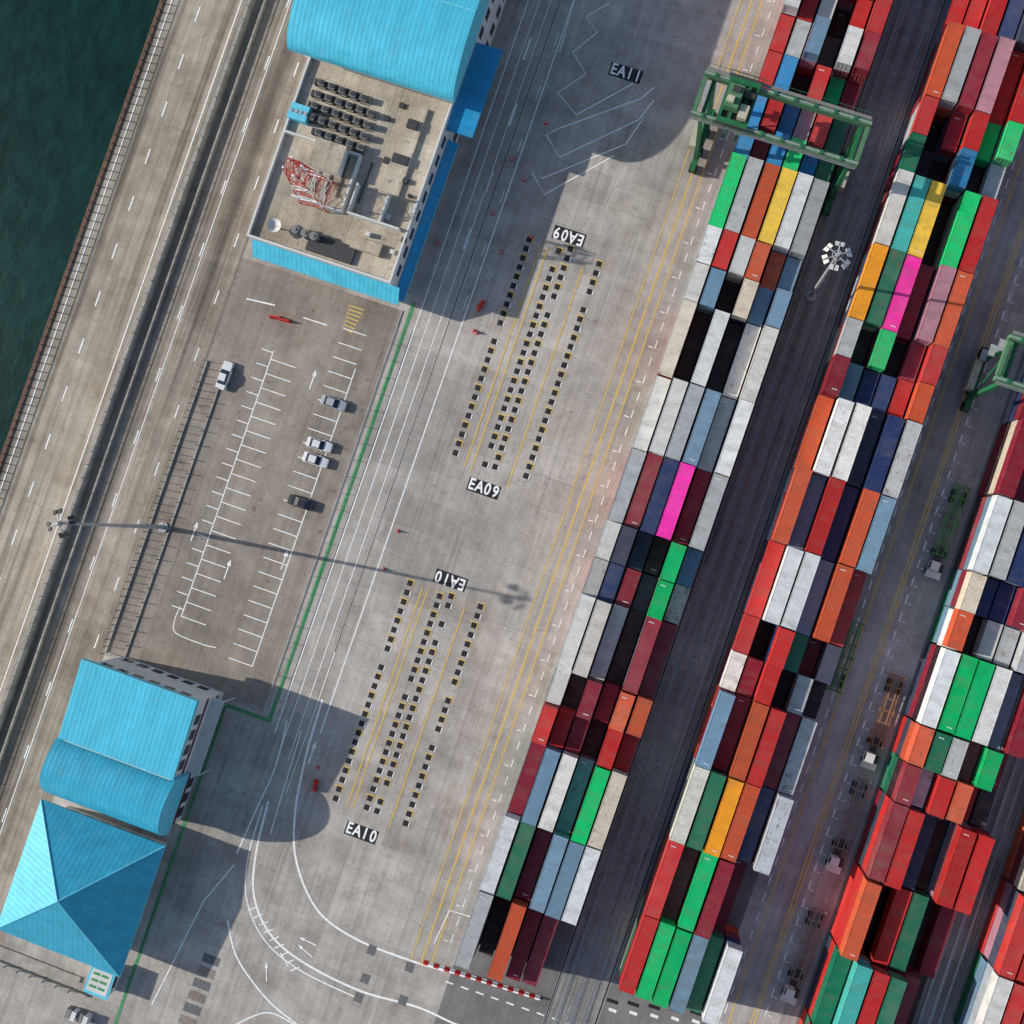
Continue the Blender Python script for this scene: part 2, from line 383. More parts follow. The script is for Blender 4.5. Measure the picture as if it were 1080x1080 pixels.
for xx in(XB1,XB2,XB3,XB4): lane("container_yard_pad",xx-0.29,xx+6*PIT+0.29,m_patch,0.012)
# ---------------------------------------------------------------- painted markings
b=MB(); Z=0.020
def ln(pts,w=0.13,m=0,z=Z): b.strip([Vector(P(*p)) for p in pts],w,z,m)
def lnY(px,py,y0,y1,w=0.13,m=0,dash=None,z=Z):
    x=X(px,py)
    if dash:
        for y in frange(y0,y1,dash[0]+dash[1]): b.quad([(x-w/2,y,z),(x+w/2,y,z),(x+w/2,y+dash[0],z),(x-w/2,y+dash[0],z)],m)
    else: b.quad([(x-w/2,y0,z),(x+w/2,y0,z),(x+w/2,y1,z),(x-w/2,y1,z)],m)
def tick(x0,x1,y0,y1,m=0,z=Z): b.quad([(x0,y0,z),(x1,y0,z),(x1,y1,z),(x0,y1,z)],m)
lnY(94,250,-300,300,0.22); lnY(150,300,-300,300,0.22)
lnY(119,270,-300,300,0.26,0,(2.8,6))
lnY(174,470,-300,300,0.22,0,(2.5,8)); lnY(143,470,-300,300,0.16)
lnY(200,300,-300,300,0.22,0,(2.5,9))
yT=300
lnY(467,400,Y(330,770),yT,0.2); lnY(505,250,Y(360,690),yT,0.2); lnY(515,250,Y(500,330),yT,0.14,0,(2.5,7))
lnY(412,420,Y(283,770),yT,0.2); lnY(424,420,Y(290,800),yT,0.15); lnY(436,420,Y(300,800),yT,0.15)
lnY(446,420,Y(310,840),yT,0.15)
for q in [(560,40),(545,110),(520,180),(497,240)]: ln([q,(q[0]-8,q[1]+23)],0.35)
ln(smooth([(340,738),(322,800),(311,860),(313,910),(335,960),(375,990),(430,1012),(470,1024)]),0.36)
ln(smooth([(283,845),(270,900),(268,945),(285,985),(320,1015),(380,1045),(440,1062),(480,1080),(520,1095)]),0.36)
ln(smooth([(277,850),(262,903),(260,947),(278,990),(316,1023),(380,1054)]),0.22,0,Z+.003)
for k in range(9): ln([(262+k*5.5,960+k*8),(272+k*5.5,956+k*8)],0.22,0,Z+.006)
ln(smooth([(240,970),(250,1010),(280,1052),(310,1078),(340,1100)]),0.28)
ln(smooth([(303,760),(290,810),(272,850),(250,900)]),0.24,0,Z+.003); ln(smooth([(240,1085),(280,1068),(310,1080)]),0.24,0,Z+.003)
ln(smooth([(318,770),(300,830),(285,880)]),0.18,0,Z+.003)
ln([(247,912),(215,950),(185,1010),(160,1060)],0.22,0,Z+.006)
def arrow(px,py,rot,s=1.0):
    x,y=P(px,py); c_,s_=math.cos(math.radians(rot)),math.sin(math.radians(rot))
    T=lambda u,v:(x+(u*c_-v*s_)*s,y+(u*s_+v*c_)*s,Z+.009)
    b.quad([T(-.12,-2.0),T(.12,-2.0),T(.12,.9),T(-.12,.9)],0); b.quad([T(-.38,.9),T(.38,.9),T(0,2.1)],0)
arrow(329,794,0); arrow(322,1003,70,.8); arrow(300,1012,50,.7); arrow(281,1025,20,.8); arrow(325,993,85,.8)
for q,wd in(((690,300),0.24),((668,330),0.16),((700,303),0.2)): lnY(q[0],q[1],Y(440,1015),300,wd,1)
x=XB1-2.0
for y in frange(Y(490,1000),200,3.1): tick(x-.08,x+.08,y,y+1.5)
for y in frange(Y(490,1000),200,6.2): tick(x-1.2,x-.4,y,y+.15)
for s,c in((x23a+3.2,1),(x23a+6.6,1),(x23a+7.2,1),(x23b-5.0,0)):
    if c: tick(s-.1,s+.1,-300,300,1)
    else:
        for y in frange(-200,200,3.1): tick(s-.1,s+.1,y,y+1.5); tick(s+.4,s+1.0,y,y+.15)
for y in frange(-200,200,3.2): tick(x23a+2.0,x23a+2.2,y,y+1.6)
ln([(643,3),(618,18),(630,34),(604,55),(618,78),(588,98),(608,121),(668,88)],0.2)
ln([(690,92),(676,104),(588,136),(576,142),(590,166),(674,126),(690,105)],0.2,0,Z+.003)
ln([(676,128),(660,152),(572,188),(560,180),(574,205),(648,164)],0.2,0,Z+.003)
ln([(590,55),(606,0)],0.18,0,Z+.006)
for k in range(14): ln([(470+k*16,1035+k*5.5),(478+k*16,1038+k*5.5)],0.25,0,Z+.006)
for k in range(5): 
    ln([(640+k*22,1054+k*3),(652+k*22,1058+k*3)],0.6,2,Z+.006); ln([(642+k*22,1064+k*3),(650+k*22,1067+k*3)],0.5,0,Z+.006)
ln([(458,995),(474,960),(500,968)],0.2,0,Z+.006)
b.obj("road_markings",[m_white,m_yel,m_black])
b=MB(); ZP=0.016; Z=ZP
xs=X(240,510); y0=Y(190,650); y1=Y(288,370)
tick(xs-.09,xs+.09,y0,y1)
for y in frange(y0,y1,2.6): tick(xs+0.1,xs+4.6,y,y+.16); tick(xs-2.2,xs-.1,y+1.2,y+1.36)
xs2=X(352,455)
for y in frange(YL0+6,YL1-6,2.6): tick(xs2-4.4,xs2-0.1,y,y+.16)
tick(xs2-.09,xs2+.09,YL0+6,YL1-12)
ln([(260,315),(290,322)],0.25); ln([(320,335),(345,343)],0.22)
ln(smooth([(190,640),(184,655),(186,668),(215,680),(228,683)]),0.16,0,Z+.003)
for k in range(7): ln([(368-k*1,322+k*4),(384-k*2,327+k*4)],0.2,1,Z+.003)
for q in((300,590),(240,600),(205,560),(330,400)): 
    x,y=P(*q); tick(x-.1,x+.1,y-1.8,y+.6); b.quad([(x-.4,y+.6,Z),(x+.4,y+.6,Z),(x,y+1.7,Z)],0)
b.obj("parking_markings",[m_white,m_yel])
b=MB(); b.box(XL1,XL1+0.25,YL0,YL1,0,0.14); b.box(XL0+.3,XL1,YL0-0.25,YL0,0,0.14); b.obj("kerb",[m_conc])
b=MB(); xg=XL1+1.6
def gl(pts,w): b.strip([Vector(q) for q in pts],w,0.028)
yg=Y(275,757)
gl([(xg,YL1+2),(xg,yg+.35)],0.65); gl([(xg+.33,yg),(X(236,750),yg)],0.6); x3=X(236,750)
gl([(x3,yg-.3),(x3,Y(150,1060)-30)],0.55)
b.obj("green_walkway_line",[m_green])
def slots(name,cols,yl):
    b=MB(); z=0.034
    for (pa,pb,kind) in cols:
        a=P(*pa);c=P(*pb); x=(a[0]+c[0])/2; ya,yb=max(a[1],c[1]),min(a[1],c[1]); L=ya-yb; n=int(L/1.62); n=min(n,24)
        st=L/n
        for i in range(n):
            y=ya-i*st
            if random.random()<0.06: continue
            b.quad([(x-.52,y-.5,z),(x+.42,y-.5,z),(x+.42,y+.44,z),(x-.52,y+.44,z)],0)
            b.quad([(x+.44,y-.5,z),(x+.60,y-.5,z),(x+.60,y+.42,z),(x+.44,y+.42,z)],2 if i%2 else 1)
            if i%2==0: b.quad([(x-.95,y+.46,z),(x+.60,y+.46,z),(x+.60,y+.62,z),(x-.95,y+.62,z)],1)
    for pa,pb in yl:
        a=P(*pa);c=P(*pb); x=(a[0]+c[0])/2; b.quad([(x-.1,c[1],z-.004),(x+.1,c[1],z-.004),(x+.1,a[1],z-.004),(x-.1,a[1],z-.004)],1)
    b.obj(name,[m_black,m_yel,m_whites])
slots("slot_markings",[((557,252),(479,488),0),((588,264),(510,500),0),((600,262),(521,503),0),((631,278),(553,512),0)],
 [((576,262),(497,500)),((614,282),(536,515)),((570,258),(491,492))])
slots("slot_markings",[((433,615),(351,852),0),((462,628),(386,862),0),((474,628),(397,866),0),((508,640),(424,878),0)],
 [((452,622),(372,850)),((491,640),(410,872)),((446,620),(366,850))])
def label(txt,px,py,rot):
    x,y=P(px,py); e=empty("painted_bay_label",(x,y,0)); e.rotation_euler[2]=math.radians(rot)
    b=MB(); cw=1.42
    for i in range(4): 
        cx=(i-1.5)*cw; b.quad([(cx-cw/2+.03,-1.15,0.040),(cx+cw/2-.03,-1.15,0.040),(cx+cw/2-.03,1.15,0.040),(cx-cw/2+.03,1.15,0.040)],0)
    b.obj("label_plate",[m_black],e)
    for i,ch in enumerate(txt):
        cu=bpy.data.curves.new("letter",'FONT'); cu.body=ch; cu.size=2.75; cu.align_x='CENTER'; cu.align_y='CENTER'; cu.offset=0.06; cu.materials.append(m_whites)
        o=bpy.data.objects.new("letter_"+ch,cu); sc.collection.objects.link(o); o.parent=e; o.location=((i-1.5)*cw,0,0.046); o.scale=(0.78,1,1)
label("EA11",660,77,0); label("EA09",510,515,0); label("EA10",381,878,0); label("EA09",600,249,180); label("EA10",475,612,180)
# ---------------------------------------------------------------- quay fence, parapets
b=MB()
for y in frange(-220,260,1.55): b.box(XQ+.5,XQ+.66,y,y+.16,0,1.15,0)
b.box(XQ+.52,XQ+.6,-220,260,1.15,1.23,0); b.box(XQ+.54,XQ+.58,-220,260,0.6,0.65,0)
b.obj("quay_railing",[m_dsteel])
b=MB(); b.box(XB-0.38,XB+0.28,-400,400,0,1.35,0); b.box(XB-.2,XB+.1,-400,400,1.35,1.42,0)
for y in frange(-220,260,2.4): b.box(XB-.1,XB+0.0,y,y+.12,1.42,2.1,1)
b.box(XB-.09,XB-.01,-220,260,2.1,2.18,1)
b.obj("road_parapet",[m_conc,m_steel])
b=MB(); xx=XB+1.9; b.box(xx,xx+.3,-400,400,0,0.7,0); b.obj("concrete_barrier",[m_conc])
b=MB(); ya=Y(115,690); yb=Y(212,378); xf=XF+0.2
for xo,hh in((0,1.7),):
    for y in frange(ya,yb,1.3): b.box(xf+xo-.05,xf+xo+.05,y-.05,y+.05,0,hh,0)
    for z in(hh,): b.box(xf+xo-.03,xf+xo+.03,ya,yb,z,z+.05,0)
    b.box(xf+xo-.15,xf+xo+.15,ya,yb,0.01,.3,1)
b.box(xf+3.4,xf+3.65,ya,yb,.01,.25,1)
for y in frange(ya,yb,2.6): b.box(xf+3.45,xf+3.57,y,y+.12,.25,1.1,0)
b.obj("steel_fence",[m_dsteel,m_conc])
b=MB()
for y in frange(YL0,YL1-3,3.0): b.box(XL1+.5,XL1+.58,y,y+.08,0,1.2)
b.box(XL1+.5,XL1+.56,YL0,YL1-3,1.2,1.26); b.box(XL1+.5,XL1+.55,YL0,YL1-3,0.6,0.64)
for x in frange(XL0+.5,XL1,1.5): b.box(x,x+.06,YL0-.6,YL0-.54,0,1.1)
b.box(XL0+.5,XL1+.5,YL0-.6,YL0-.55,1.1,1.15)
b.obj("parking_fence",[m_steel])
# ---------------------------------------------------------------- terminal building (upper left)
def barrel(b,x0,x1,prof,zl,m=0,m2=1):
    vs=[]
    for y,z in prof: vs+=[(x0,y,z),(x1,y,z)]
    b.add(vs,[(2*i,2*i+1,2*i+3,2*i+2) for i in range(len(prof)-1)],m)
    ybot,ytop=prof[0][0],prof[-1][0]
    for x,fl in((x0,1),(x1,0)):
        f=[(x,y,z-.05) for y,z in prof]+[(x,ytop,zl-.3),(x,ybot,zl-.3)]
        b.quad(f if fl else f[::-1],m2)
    b.quad([(x0,ybot,zl-.3),(x1,ybot,zl-.3),(x1,ybot,prof[0][1]),(x0,ybot,prof[0][1])],m2)
    b.quad([(x1,ytop,zl-.3),(x0,ytop,zl-.3),(x0,ytop,prof[-1][1]),(x1,ytop,prof[-1][1])],m2)
    b.quad([(x0,ytop,zl-.3),(x0,ybot,zl-.3),(x1,ybot,zl-.3),(x1,ytop,zl-.3)][::-1],m2)
def qell(ybot,ytop,zl,zh,depth,seg=16):
    return [(ybot+depth*(1-math.cos(math.pi/2*i/seg)),zl+(zh-zl)*math.sin(math.pi/2*i/seg)) for i in range(seg+1)]+[(ytop,zh)]
bt=empty("terminal_building")
FZ=9.5
FX0=(X(262,250,FZ)+X(325,62,FZ))/2; FX1=(X(415,300,FZ)+X(475,110,FZ))/2
FY0=(Y(262,250,FZ)+Y(415,300,FZ))/2
BZ=13.5
bx0=X(305,50,BZ); bx1=X(473,108,BZ); BY0=(Y(305,50,BZ)+Y(473,108,BZ))/2
BY1=BY0+34
b=MB(); b.box(FX0+.3,FX1-.3,FY0+.3,BY1,0,FZ-.4,0)
b.box(FX0,FX0+.35,FY0,BY0+2,FZ-1,FZ+.5,0); b.box(FX1-.35,FX1,FY0,BY0+2,FZ-1,FZ+.5,0); b.box(FX0+.35,FX1-.35,FY0,FY0+.35,FZ-1,FZ+.5,0)
b.box(bx0+.8,bx1-.5,BY0+1.2,BY1,FZ-.4,BZ-.4,0)
for y in frange(FY0+2,BY1-2,3.2):
    for z in(1.2,6.2): b.box(FX1-.32,FX1-.24,y,y+1.9,z,z+1.6,1)
    b.box(FX0+.24,FX0+.32,y,y+1.9,6,7.6,1); b.box(FX0+.24,FX0+.32,y,y+1.9,2,3.8,1)
for x in frange(FX0+1.5,FX1-2.5,3.0): b.box(x,x+1.8,FY0+.24,FY0+.32,2.6,4.4,1)
for y in frange(BY0+3,BY1-2,3.4): b.box(bx1-.52,bx1-.44,y,y+2,10.2,12.5,1)
b.obj("walls",[m_wall,m_glass],bt)
RZ=FZ-.25
b=MB(); b.quad([(FX0+.35,FY0+.35,RZ),(FX1-.35,FY0+.35,RZ),(FX1-.35,BY0+1.19,RZ),(FX0+.35,BY0+1.19,RZ)]); b.obj("flat_roof",[m_roofc],bt)
b=MB(); barrel(b,bx0,bx1+0.8,qell(BY0,BY1,BZ,BZ+4.3,12.5),BZ,0,1)
for y,z in((BY0+12.6,BZ+4.32),(BY0+22,BZ+4.32)): b.box(bx0,bx1+.8,y,y+.35,z,z+.12,1)
b.obj("barrel_roof",[m_cyanY,m_fascia],bt)
b=MB()
def rp(px,py,z=RZ): return P(px,py,z)
ym=Y(330,150,FZ); b.box(FX0+.4,FX0+(FX1-FX0)*.55,ym,ym+.3,RZ,RZ+1.2,0)
xm=X(372,190,FZ); b.box(xm,xm+.3,ym-9,ym,RZ,RZ+1.2,0)
ym2=Y(330,215,FZ); b.box(FX0+5,FX0+14,ym2,ym2+.3,RZ,RZ+1,0)
x,y=rp(352,170); b.box(x-2.6,x+2.2,y-2.3,y+2.0,RZ,RZ+2.5,0); b.box(x-2.8,x+2.4,y-2.5,y+2.2,RZ+2.5,RZ+2.7,1)
x,y=rp(430,150); b.box(x-1.6,x+1.6,y-9,y+6,RZ,RZ+.5,1); b.box(x-1.3,x+1.3,y-4,y-2.5,RZ+.5,RZ+.9,2); b.box(x-.8,x+.9,y+2,y+3.5,RZ+.5,RZ+1,2)
x,y=rp(395,235); b.box(x-4.4,x+4.6,y-.15,y+.15,RZ,RZ+1.5,0); b.box(x-4.4,x-4.1,y+.15,y+5,RZ,RZ+1.5,0); b.box(x+1,x+1.3,y+.15,y+5,RZ,RZ+1.5,0)
x,y=rp(350,262); b.box(x-4,x+4,y-1.6,y+1.3,RZ,RZ+.5,2); b.box(x+3,x+8,y+1,y+3,RZ,RZ+.9,1)
for k in range(14):
    x,y=rp(random.uniform(385,440),random.uniform(110,290)); s=random.uniform(.2,.5); b.box(x-s,x+s,y-s,y+s,RZ,RZ+random.uniform(.3,.9),random.choice((0,2,2)))
for k in range(5):
    x,y=rp(345+k*12,160+k*3); b.cyl((x,y,RZ+.15),(x,y-7,RZ+.15),.1,2,6)
b.obj("roof_upstands",[m_wall,m_roofc,m_dsteel],bt)
b=MB()
for i in range(6):
    for j in range(5):
        if (i,j) in((0,4),(5,0)): continue
        x,y=rp(341+i*11-j*3.5,90+i*4+j*12); s=0.55
        b.box(x-s,x+s,y-.5,y+.5,RZ+.25,RZ+1.25,0); b.cyl((x,y,RZ+1.25),(x,y,RZ+1.35),0.40,1,10); b.box(x-s-.1,x+s+.1,y-.7,y-.62,RZ,RZ+.25,1)
        b.box(x-s-.7,x-s-.3,y-.5,y+.5,RZ,RZ+.9,1)
b.obj("air_conditioning_units",[m_grey,m_dsteel],bt)
b=MB(); x,y=rp(318,122); b.box(x-1.6,x+1.6,y-1.3,y+1.3,RZ,RZ+1.5,0)
for i in range(4): b.cyl((x-1.2+i*.8,y,RZ+1.5),(x-1.2+i*.8,y,RZ+1.6),.3,1,10)
b.obj("chiller",[m_fascia,m_steel],bt)
b=MB()
for q in((315,245),(325,249),(334,252)): x,y=rp(*q); b.cyl((x,y,RZ),(x,y,RZ+1.8),.7,0,14); b.cyl((x,y,RZ+1.8),(x,y,RZ+1.95),.3,0,10)
b.obj("water_tanks",[m_grey],bt)
b=MB(); x,y=rp(293,241); n=16
vs=[(x,y,RZ+1.1)]
for rr_,zz in((.6,RZ+1.25),(1.15,RZ+1.7)):
    for i in range(n): t=2*math.pi*i/n; vs.append((x+rr_*math.cos(t),y+rr_*math.sin(t),zz))
fs=[(0,1+i,1+(i+1)%n) for i in range(n)]+[(1+i,1+n+i,1+n+(i+1)%n,1+(i+1)%n) for i in range(n)]
b.add(vs,fs,0); b.cyl((x,y,RZ),(x,y,RZ+1.08),.12,1); b.cyl((x,y,RZ+1.15),(x+.2,y,RZ+2.1),.04,1)
b.obj("satellite_dish",[m_wall,m_steel],bt)
b=MB(); x,y=rp(336,205); zb,zt=RZ,RZ+13
def cor(k,z):
    f=(z-zb)/(zt-zb); r=2.4*(1-f)+0.9*f; return Vector((x+r*(1,-1,-1,1)[k],y+r*(1,1,-1,-1)[k],z))
N=7
for i in range(N):
    za=zb+(zt-zb)*i/N; zc=zb+(zt-zb)*(i+1)/N; m=i%2 if i<5 else 0
    for k in range(4):
        b.cyl(cor(k,za),cor(k,zc),.09,m,5); b.cyl(cor(k,za),cor((k+1)%4,zc),.045,m,4); b.cyl(cor((k+1)%4,za),cor(k,zc),.045,m,4); b.cyl(cor(k,zc),cor((k+1)%4,zc),.055,m,4)
for k in range(4):
    t=k*1.57+.4; b.box(x+1.4*math.cos(t)-.15,x+1.4*math.cos(t)+.15,y+1.4*math.sin(t)-.15,y+1.4*math.sin(t)+.15,zt-2.2,zt-.5,1)
    b.cyl((x,y,zt-1.2),(x+1.4*math.cos(t),y+1.4*math.sin(t),zt-1.2),.05,0,4)
b.obj("lattice_antenna_mast",[m_red,m_whites],bt)
b=MB(); cx1=X(500,140,9); cyA=Y(497,145,9); cyB=Y(527,52,9)
b.box(FX1+.02,cx1,cyA,cyB,8.6,9.0,0); b.obj("upper_canopy",[m_blueY],bt)
b=MB(); lx1=X(420,316,4.5)
yb_=Y(420,316,4.5)
b.quad([(FX1-.2,yb_,5.2),(lx1+.9,yb_,4.4),(lx1+.9,cyA-0.2,4.4),(FX1-.2,cyA-.2,5.2)],0); b.quad([(FX1-.2,yb_,5.0),(FX1-.2,cyA-.2,5.0),(lx1+.9,cyA-.2,4.2),(lx1+.9,yb_,4.2)],0)
b.box(lx1+.9,lx1+1.0,yb_,cyA-.2,4.1,4.5,1)
b.obj("side_canopy",[m_blueY,m_fascia],bt)
b=MB(); ay=Y(268,266,5.5)
b.quad([(FX0-.2,ay-.6,5.0),(lx1+.4,ay-.6,5.0),(lx1+.4,FY0+.2,7.2),(FX0-.2,FY0+.2,7.2)],0); b.quad([(FX0-.2,ay-.6,4.8),(FX0-.2,FY0+.2,7.0),(lx1+.4,FY0+.2,7.0),(lx1+.4,ay-.6,4.8)],0)
b.box(FX0-.2,lx1+.4,ay-.7,ay-.6,4.6,5.05,1)
b.obj("front_awning",[m_cyanY,m_fascia],bt)
# ---------------------------------------------------------------- gate building (lower left)
bg_=empty("gatehouse_building"); GZ=11.5
gx0=(X(95,700,GZ)+X(45,828,GZ-3))/2; gx1=(X(215,738,GZ)+X(165,878,GZ-3))/2; gy1=(Y(95,700,GZ)+Y(215,738,GZ))/2; gy0=(Y(45,830,6)+Y(165,878,6))/2
ymid=Y(122,803,GZ)
dpt=(ymid-gy0)
prof=[]
for i in range(22):
    t=math.pi*0.80*i/21; prof.append((gy0+dpt*(1-math.cos(t))/(1-math.cos(math.pi*.8)),5.6+(GZ+.35-5.6)*math.sin(t) if t<math.pi/2 else (GZ+.35)-(1-math.sin(t))*3.6))
b=MB(); barrel(b,gx0-.5,gx1+.2,prof,5.6,0,1); b.obj("barrel_roof",[m_cyanB,m_fascia],bg_)
b=MB(); y_=ymid+.15
b.quad([(gx0,y_,GZ-.4),(gx1,y_,GZ-.4),(gx1,gy1,GZ+.9),(gx0,gy1,GZ+.9)],0); b.box(gx0,gx1,gy1,gy1+.1,GZ-.2,GZ+1.0,1)
b.quad([(gx1,y_,GZ-.8),(gx1,gy1,GZ-.3),(gx1,gy1,GZ+.9),(gx1,y_,GZ-.4)],1); b.quad([(gx0,y_,GZ-.8),(gx0,y_,GZ-.4),(gx0,gy1,GZ+.9),(gx0,gy1,GZ-.3)],1)
b.obj("sloped_roof",[m_cyanY,m_fascia],bg_)
b=MB(); b.box(gx0+.8,gx1-.6,gy0+.6,gy1-.6,0,5.2,0); b.box(gx0+.8,gx1-.6,ymid-1,gy1-.6,5.2,GZ-1.0,0)
for z in(0.4,3.2,7.2):
    for y in frange((gy0+1.6) if z<5 else ymid+1,gy1-2.4,2.6): b.box(gx1-.62,gx1-.52,y,y+1.7,z,z+1.7,1)
for z in(2.5,6.2): b.box(gx1-.6,gx1-.45,(gy0+.6) if z<5 else ymid-1,gy1-.6,z-.01,z+.5,2)
for x in frange(gx0+1.6,gx1-2.5,2.8):
    for z in(1,7.8): b.box(x,x+1.7,gy1-.62,gy1-.52,z,z+1.6,1)
b.box(gx1-.6,gx1+1.6,ymid,gy1-.6,4.8,5.0,0); b.box(gx1+1.45,gx1+1.6,ymid,ymid+.15,0,4.8,0); b.box(gx1+1.45,gx1+1.6,gy1-.8,gy1-.65,0,4.8,0)
b.obj("walls",[m_wall,m_glass,m_maroon],bg_)
pv=empty("pyramid_roof_pavilion"); PZ=6.0
c1=P(45,848,PZ);c2=P(178,890,PZ);c3=P(124,1028,PZ);c4=P(-8,980,PZ)
px0=(c1[0]+c4[0])/2; px1=(c2[0]+c3[0])/2; py1=(c1[1]+c2[1])/2; py0=(c3[1]+c4[1])/2
ap=((px0+px1)/2,(py0+py1)/2,PZ+6.5)
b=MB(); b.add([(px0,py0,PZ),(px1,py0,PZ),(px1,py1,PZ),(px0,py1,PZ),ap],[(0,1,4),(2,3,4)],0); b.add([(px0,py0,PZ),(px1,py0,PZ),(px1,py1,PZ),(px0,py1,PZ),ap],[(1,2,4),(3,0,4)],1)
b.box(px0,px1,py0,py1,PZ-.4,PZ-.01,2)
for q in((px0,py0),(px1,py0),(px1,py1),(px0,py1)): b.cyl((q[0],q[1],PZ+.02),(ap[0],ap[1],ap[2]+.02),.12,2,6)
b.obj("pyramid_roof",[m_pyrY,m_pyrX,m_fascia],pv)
b=MB(); b.box(px0+2,px1-2,py0+2,py1-2,0,PZ-.4,0)
for z in(1,3.6):
    for y in frange(py0+3,py1-4,2.8): b.box(px1-2.02,px1-1.94,y,y+1.7,z,z+1.6,1)
    for x in frange(px0+3,px1-4,2.8): b.box(x,x+1.7,py1-2.02,py1-1.94,z,z+1.6,1)
b.obj("walls",[m_wall,m_glass],pv)
kx,ky=P(105,1036,3.0)
b=MB(); b.box(kx-1.9,kx+1.9,ky-2.1,ky+2.1,0,2.8,1); b.box(kx-2.2,kx+2.2,ky-2.4,ky+2.4,2.8,3.0,0); b.box(kx-1.8,kx+1.8,ky-1.9,ky+1.9,3.0,3.04,1)
for i in range(3):
    for j in range(2): b.box(kx-1.5+j*1.5,kx-.3+j*1.5,ky+1.0-i*1.1,ky+1.4-i*1.1,3.04,3.08,2)
b.box(kx+1.9,kx+1.98,ky-1,ky+1,1,2.2,3); b.obj("gate_kiosk",[m_fascia,m_wall,m_green,m_glass])
b=MB(); x,y=P(85,1068); 
for i in range(4): b.box(x-2+i*1.1,x-1.2+i*1.1,y-1,y+.6,0,1.2+.3*(i%2),i%2)
b.obj("utility_cabinets",[m_grey,m_wall])
b=MB(); a=P(0,1018); c_=P(92,1050); b.box(a[0]-8,c_[0],c_[1]-.2,c_[1]+.2,0,.5,0); b.box(a[0]-8,c_[0]-2,c_[1]+1.6,c_[1]+2.6,0,.25,0)
for k in range(6): b.box(c_[0]-3-k*2.4,c_[0]-2.85-k*2.4,c_[1]-.05,c_[1]+.1,.5,1.3,1)
b.obj("gate_kerb_wall",[m_conc,m_dsteel])
b=MB()
for k in range(9):
    a=P(222-k*5,1012+k*13); b.quad([(a[0]-1.4,a[1]-.75,0.03),(a[0]+1.6,a[1]-.75,0.03),(a[0]+1.6,a[1]+.75,0.03),(a[0]-1.4,a[1]+.75,0.03)],k%2)
for q in((392,1002),(378,1052),(385,1032),(432,1020),(425,1055)):
    a=P(*q); b.quad([(a[0]-.7,a[1]-.8,0.03),(a[0]+.7,a[1]-.8,0.03),(a[0]+.7,a[1]+.8,0.03),(a[0]-.7,a[1]+.8,0.03)],0)
b.obj("drain_covers",[m_grate,m_lot])
# ---------------------------------------------------------------- masts
def mast(base,h,rring,n_l,arm,mh):
    x,y=base; b=MB(); b.cyl((x,y,0),(x,y,h),0.40,0,12,0.16); b.cyl((x,y,0),(x,y,.5),.9,0,12)
    n=20; z=h-0.6
    for i in range(n):
        t=2*math.pi*i/n;t2=2*math.pi*(i+1)/n; b.cyl((x+rring*math.cos(t),y+rring*math.sin(t),z),(x+rring*math.cos(t2),y+rring*math.sin(t2),z),.07,0,5)
    for i in range(n_l):
        t=2*math.pi*i/n_l+.6; c_,s_=math.cos(t),math.sin(t); e1=Vector((-s_,c_,0)); e0=Vector((c_,s_,0))
        b.cyl((x,y,z),(x+c_*(rring+arm),y+s_*(rring+arm),z),.09,0,5)
        p=Vector((x,y,z-.1))+e0*(rring+arm); q=p+e0*.7+Vector((0,0,-.35)); u=Vector((0,0,.16))
        for off in(-.36,.36):
            o=e1*off; vs=[p+o-e1*.22-u,p+o+e1*.22-u,p+o+e1*.22+u,p+o-e1*.22+u,q+o-e1*.3-u*1.6,q+o+e1*.3-u*1.6,q+o+e1*.3+u*.8,q+o-e1*.3+u*.8]
            b.add(vs,[(0,1,2,3),(0,4,5,1),(1,5,6,2),(2,6,7,3),(3,7,4,0)],1); b.add(vs[4:],[(0,1,2,3)],2)
    b.cyl((x,y,h-.9),(x,y,h+.3),.3,0,10)
    b.obj("high_mast_light",[m_steel,mh,m_glass])
mast(P(173,556),32,0.45,4,.9,m_dsteel); mast(P(884,268,25),25,0.7,6,.7,m_wall)
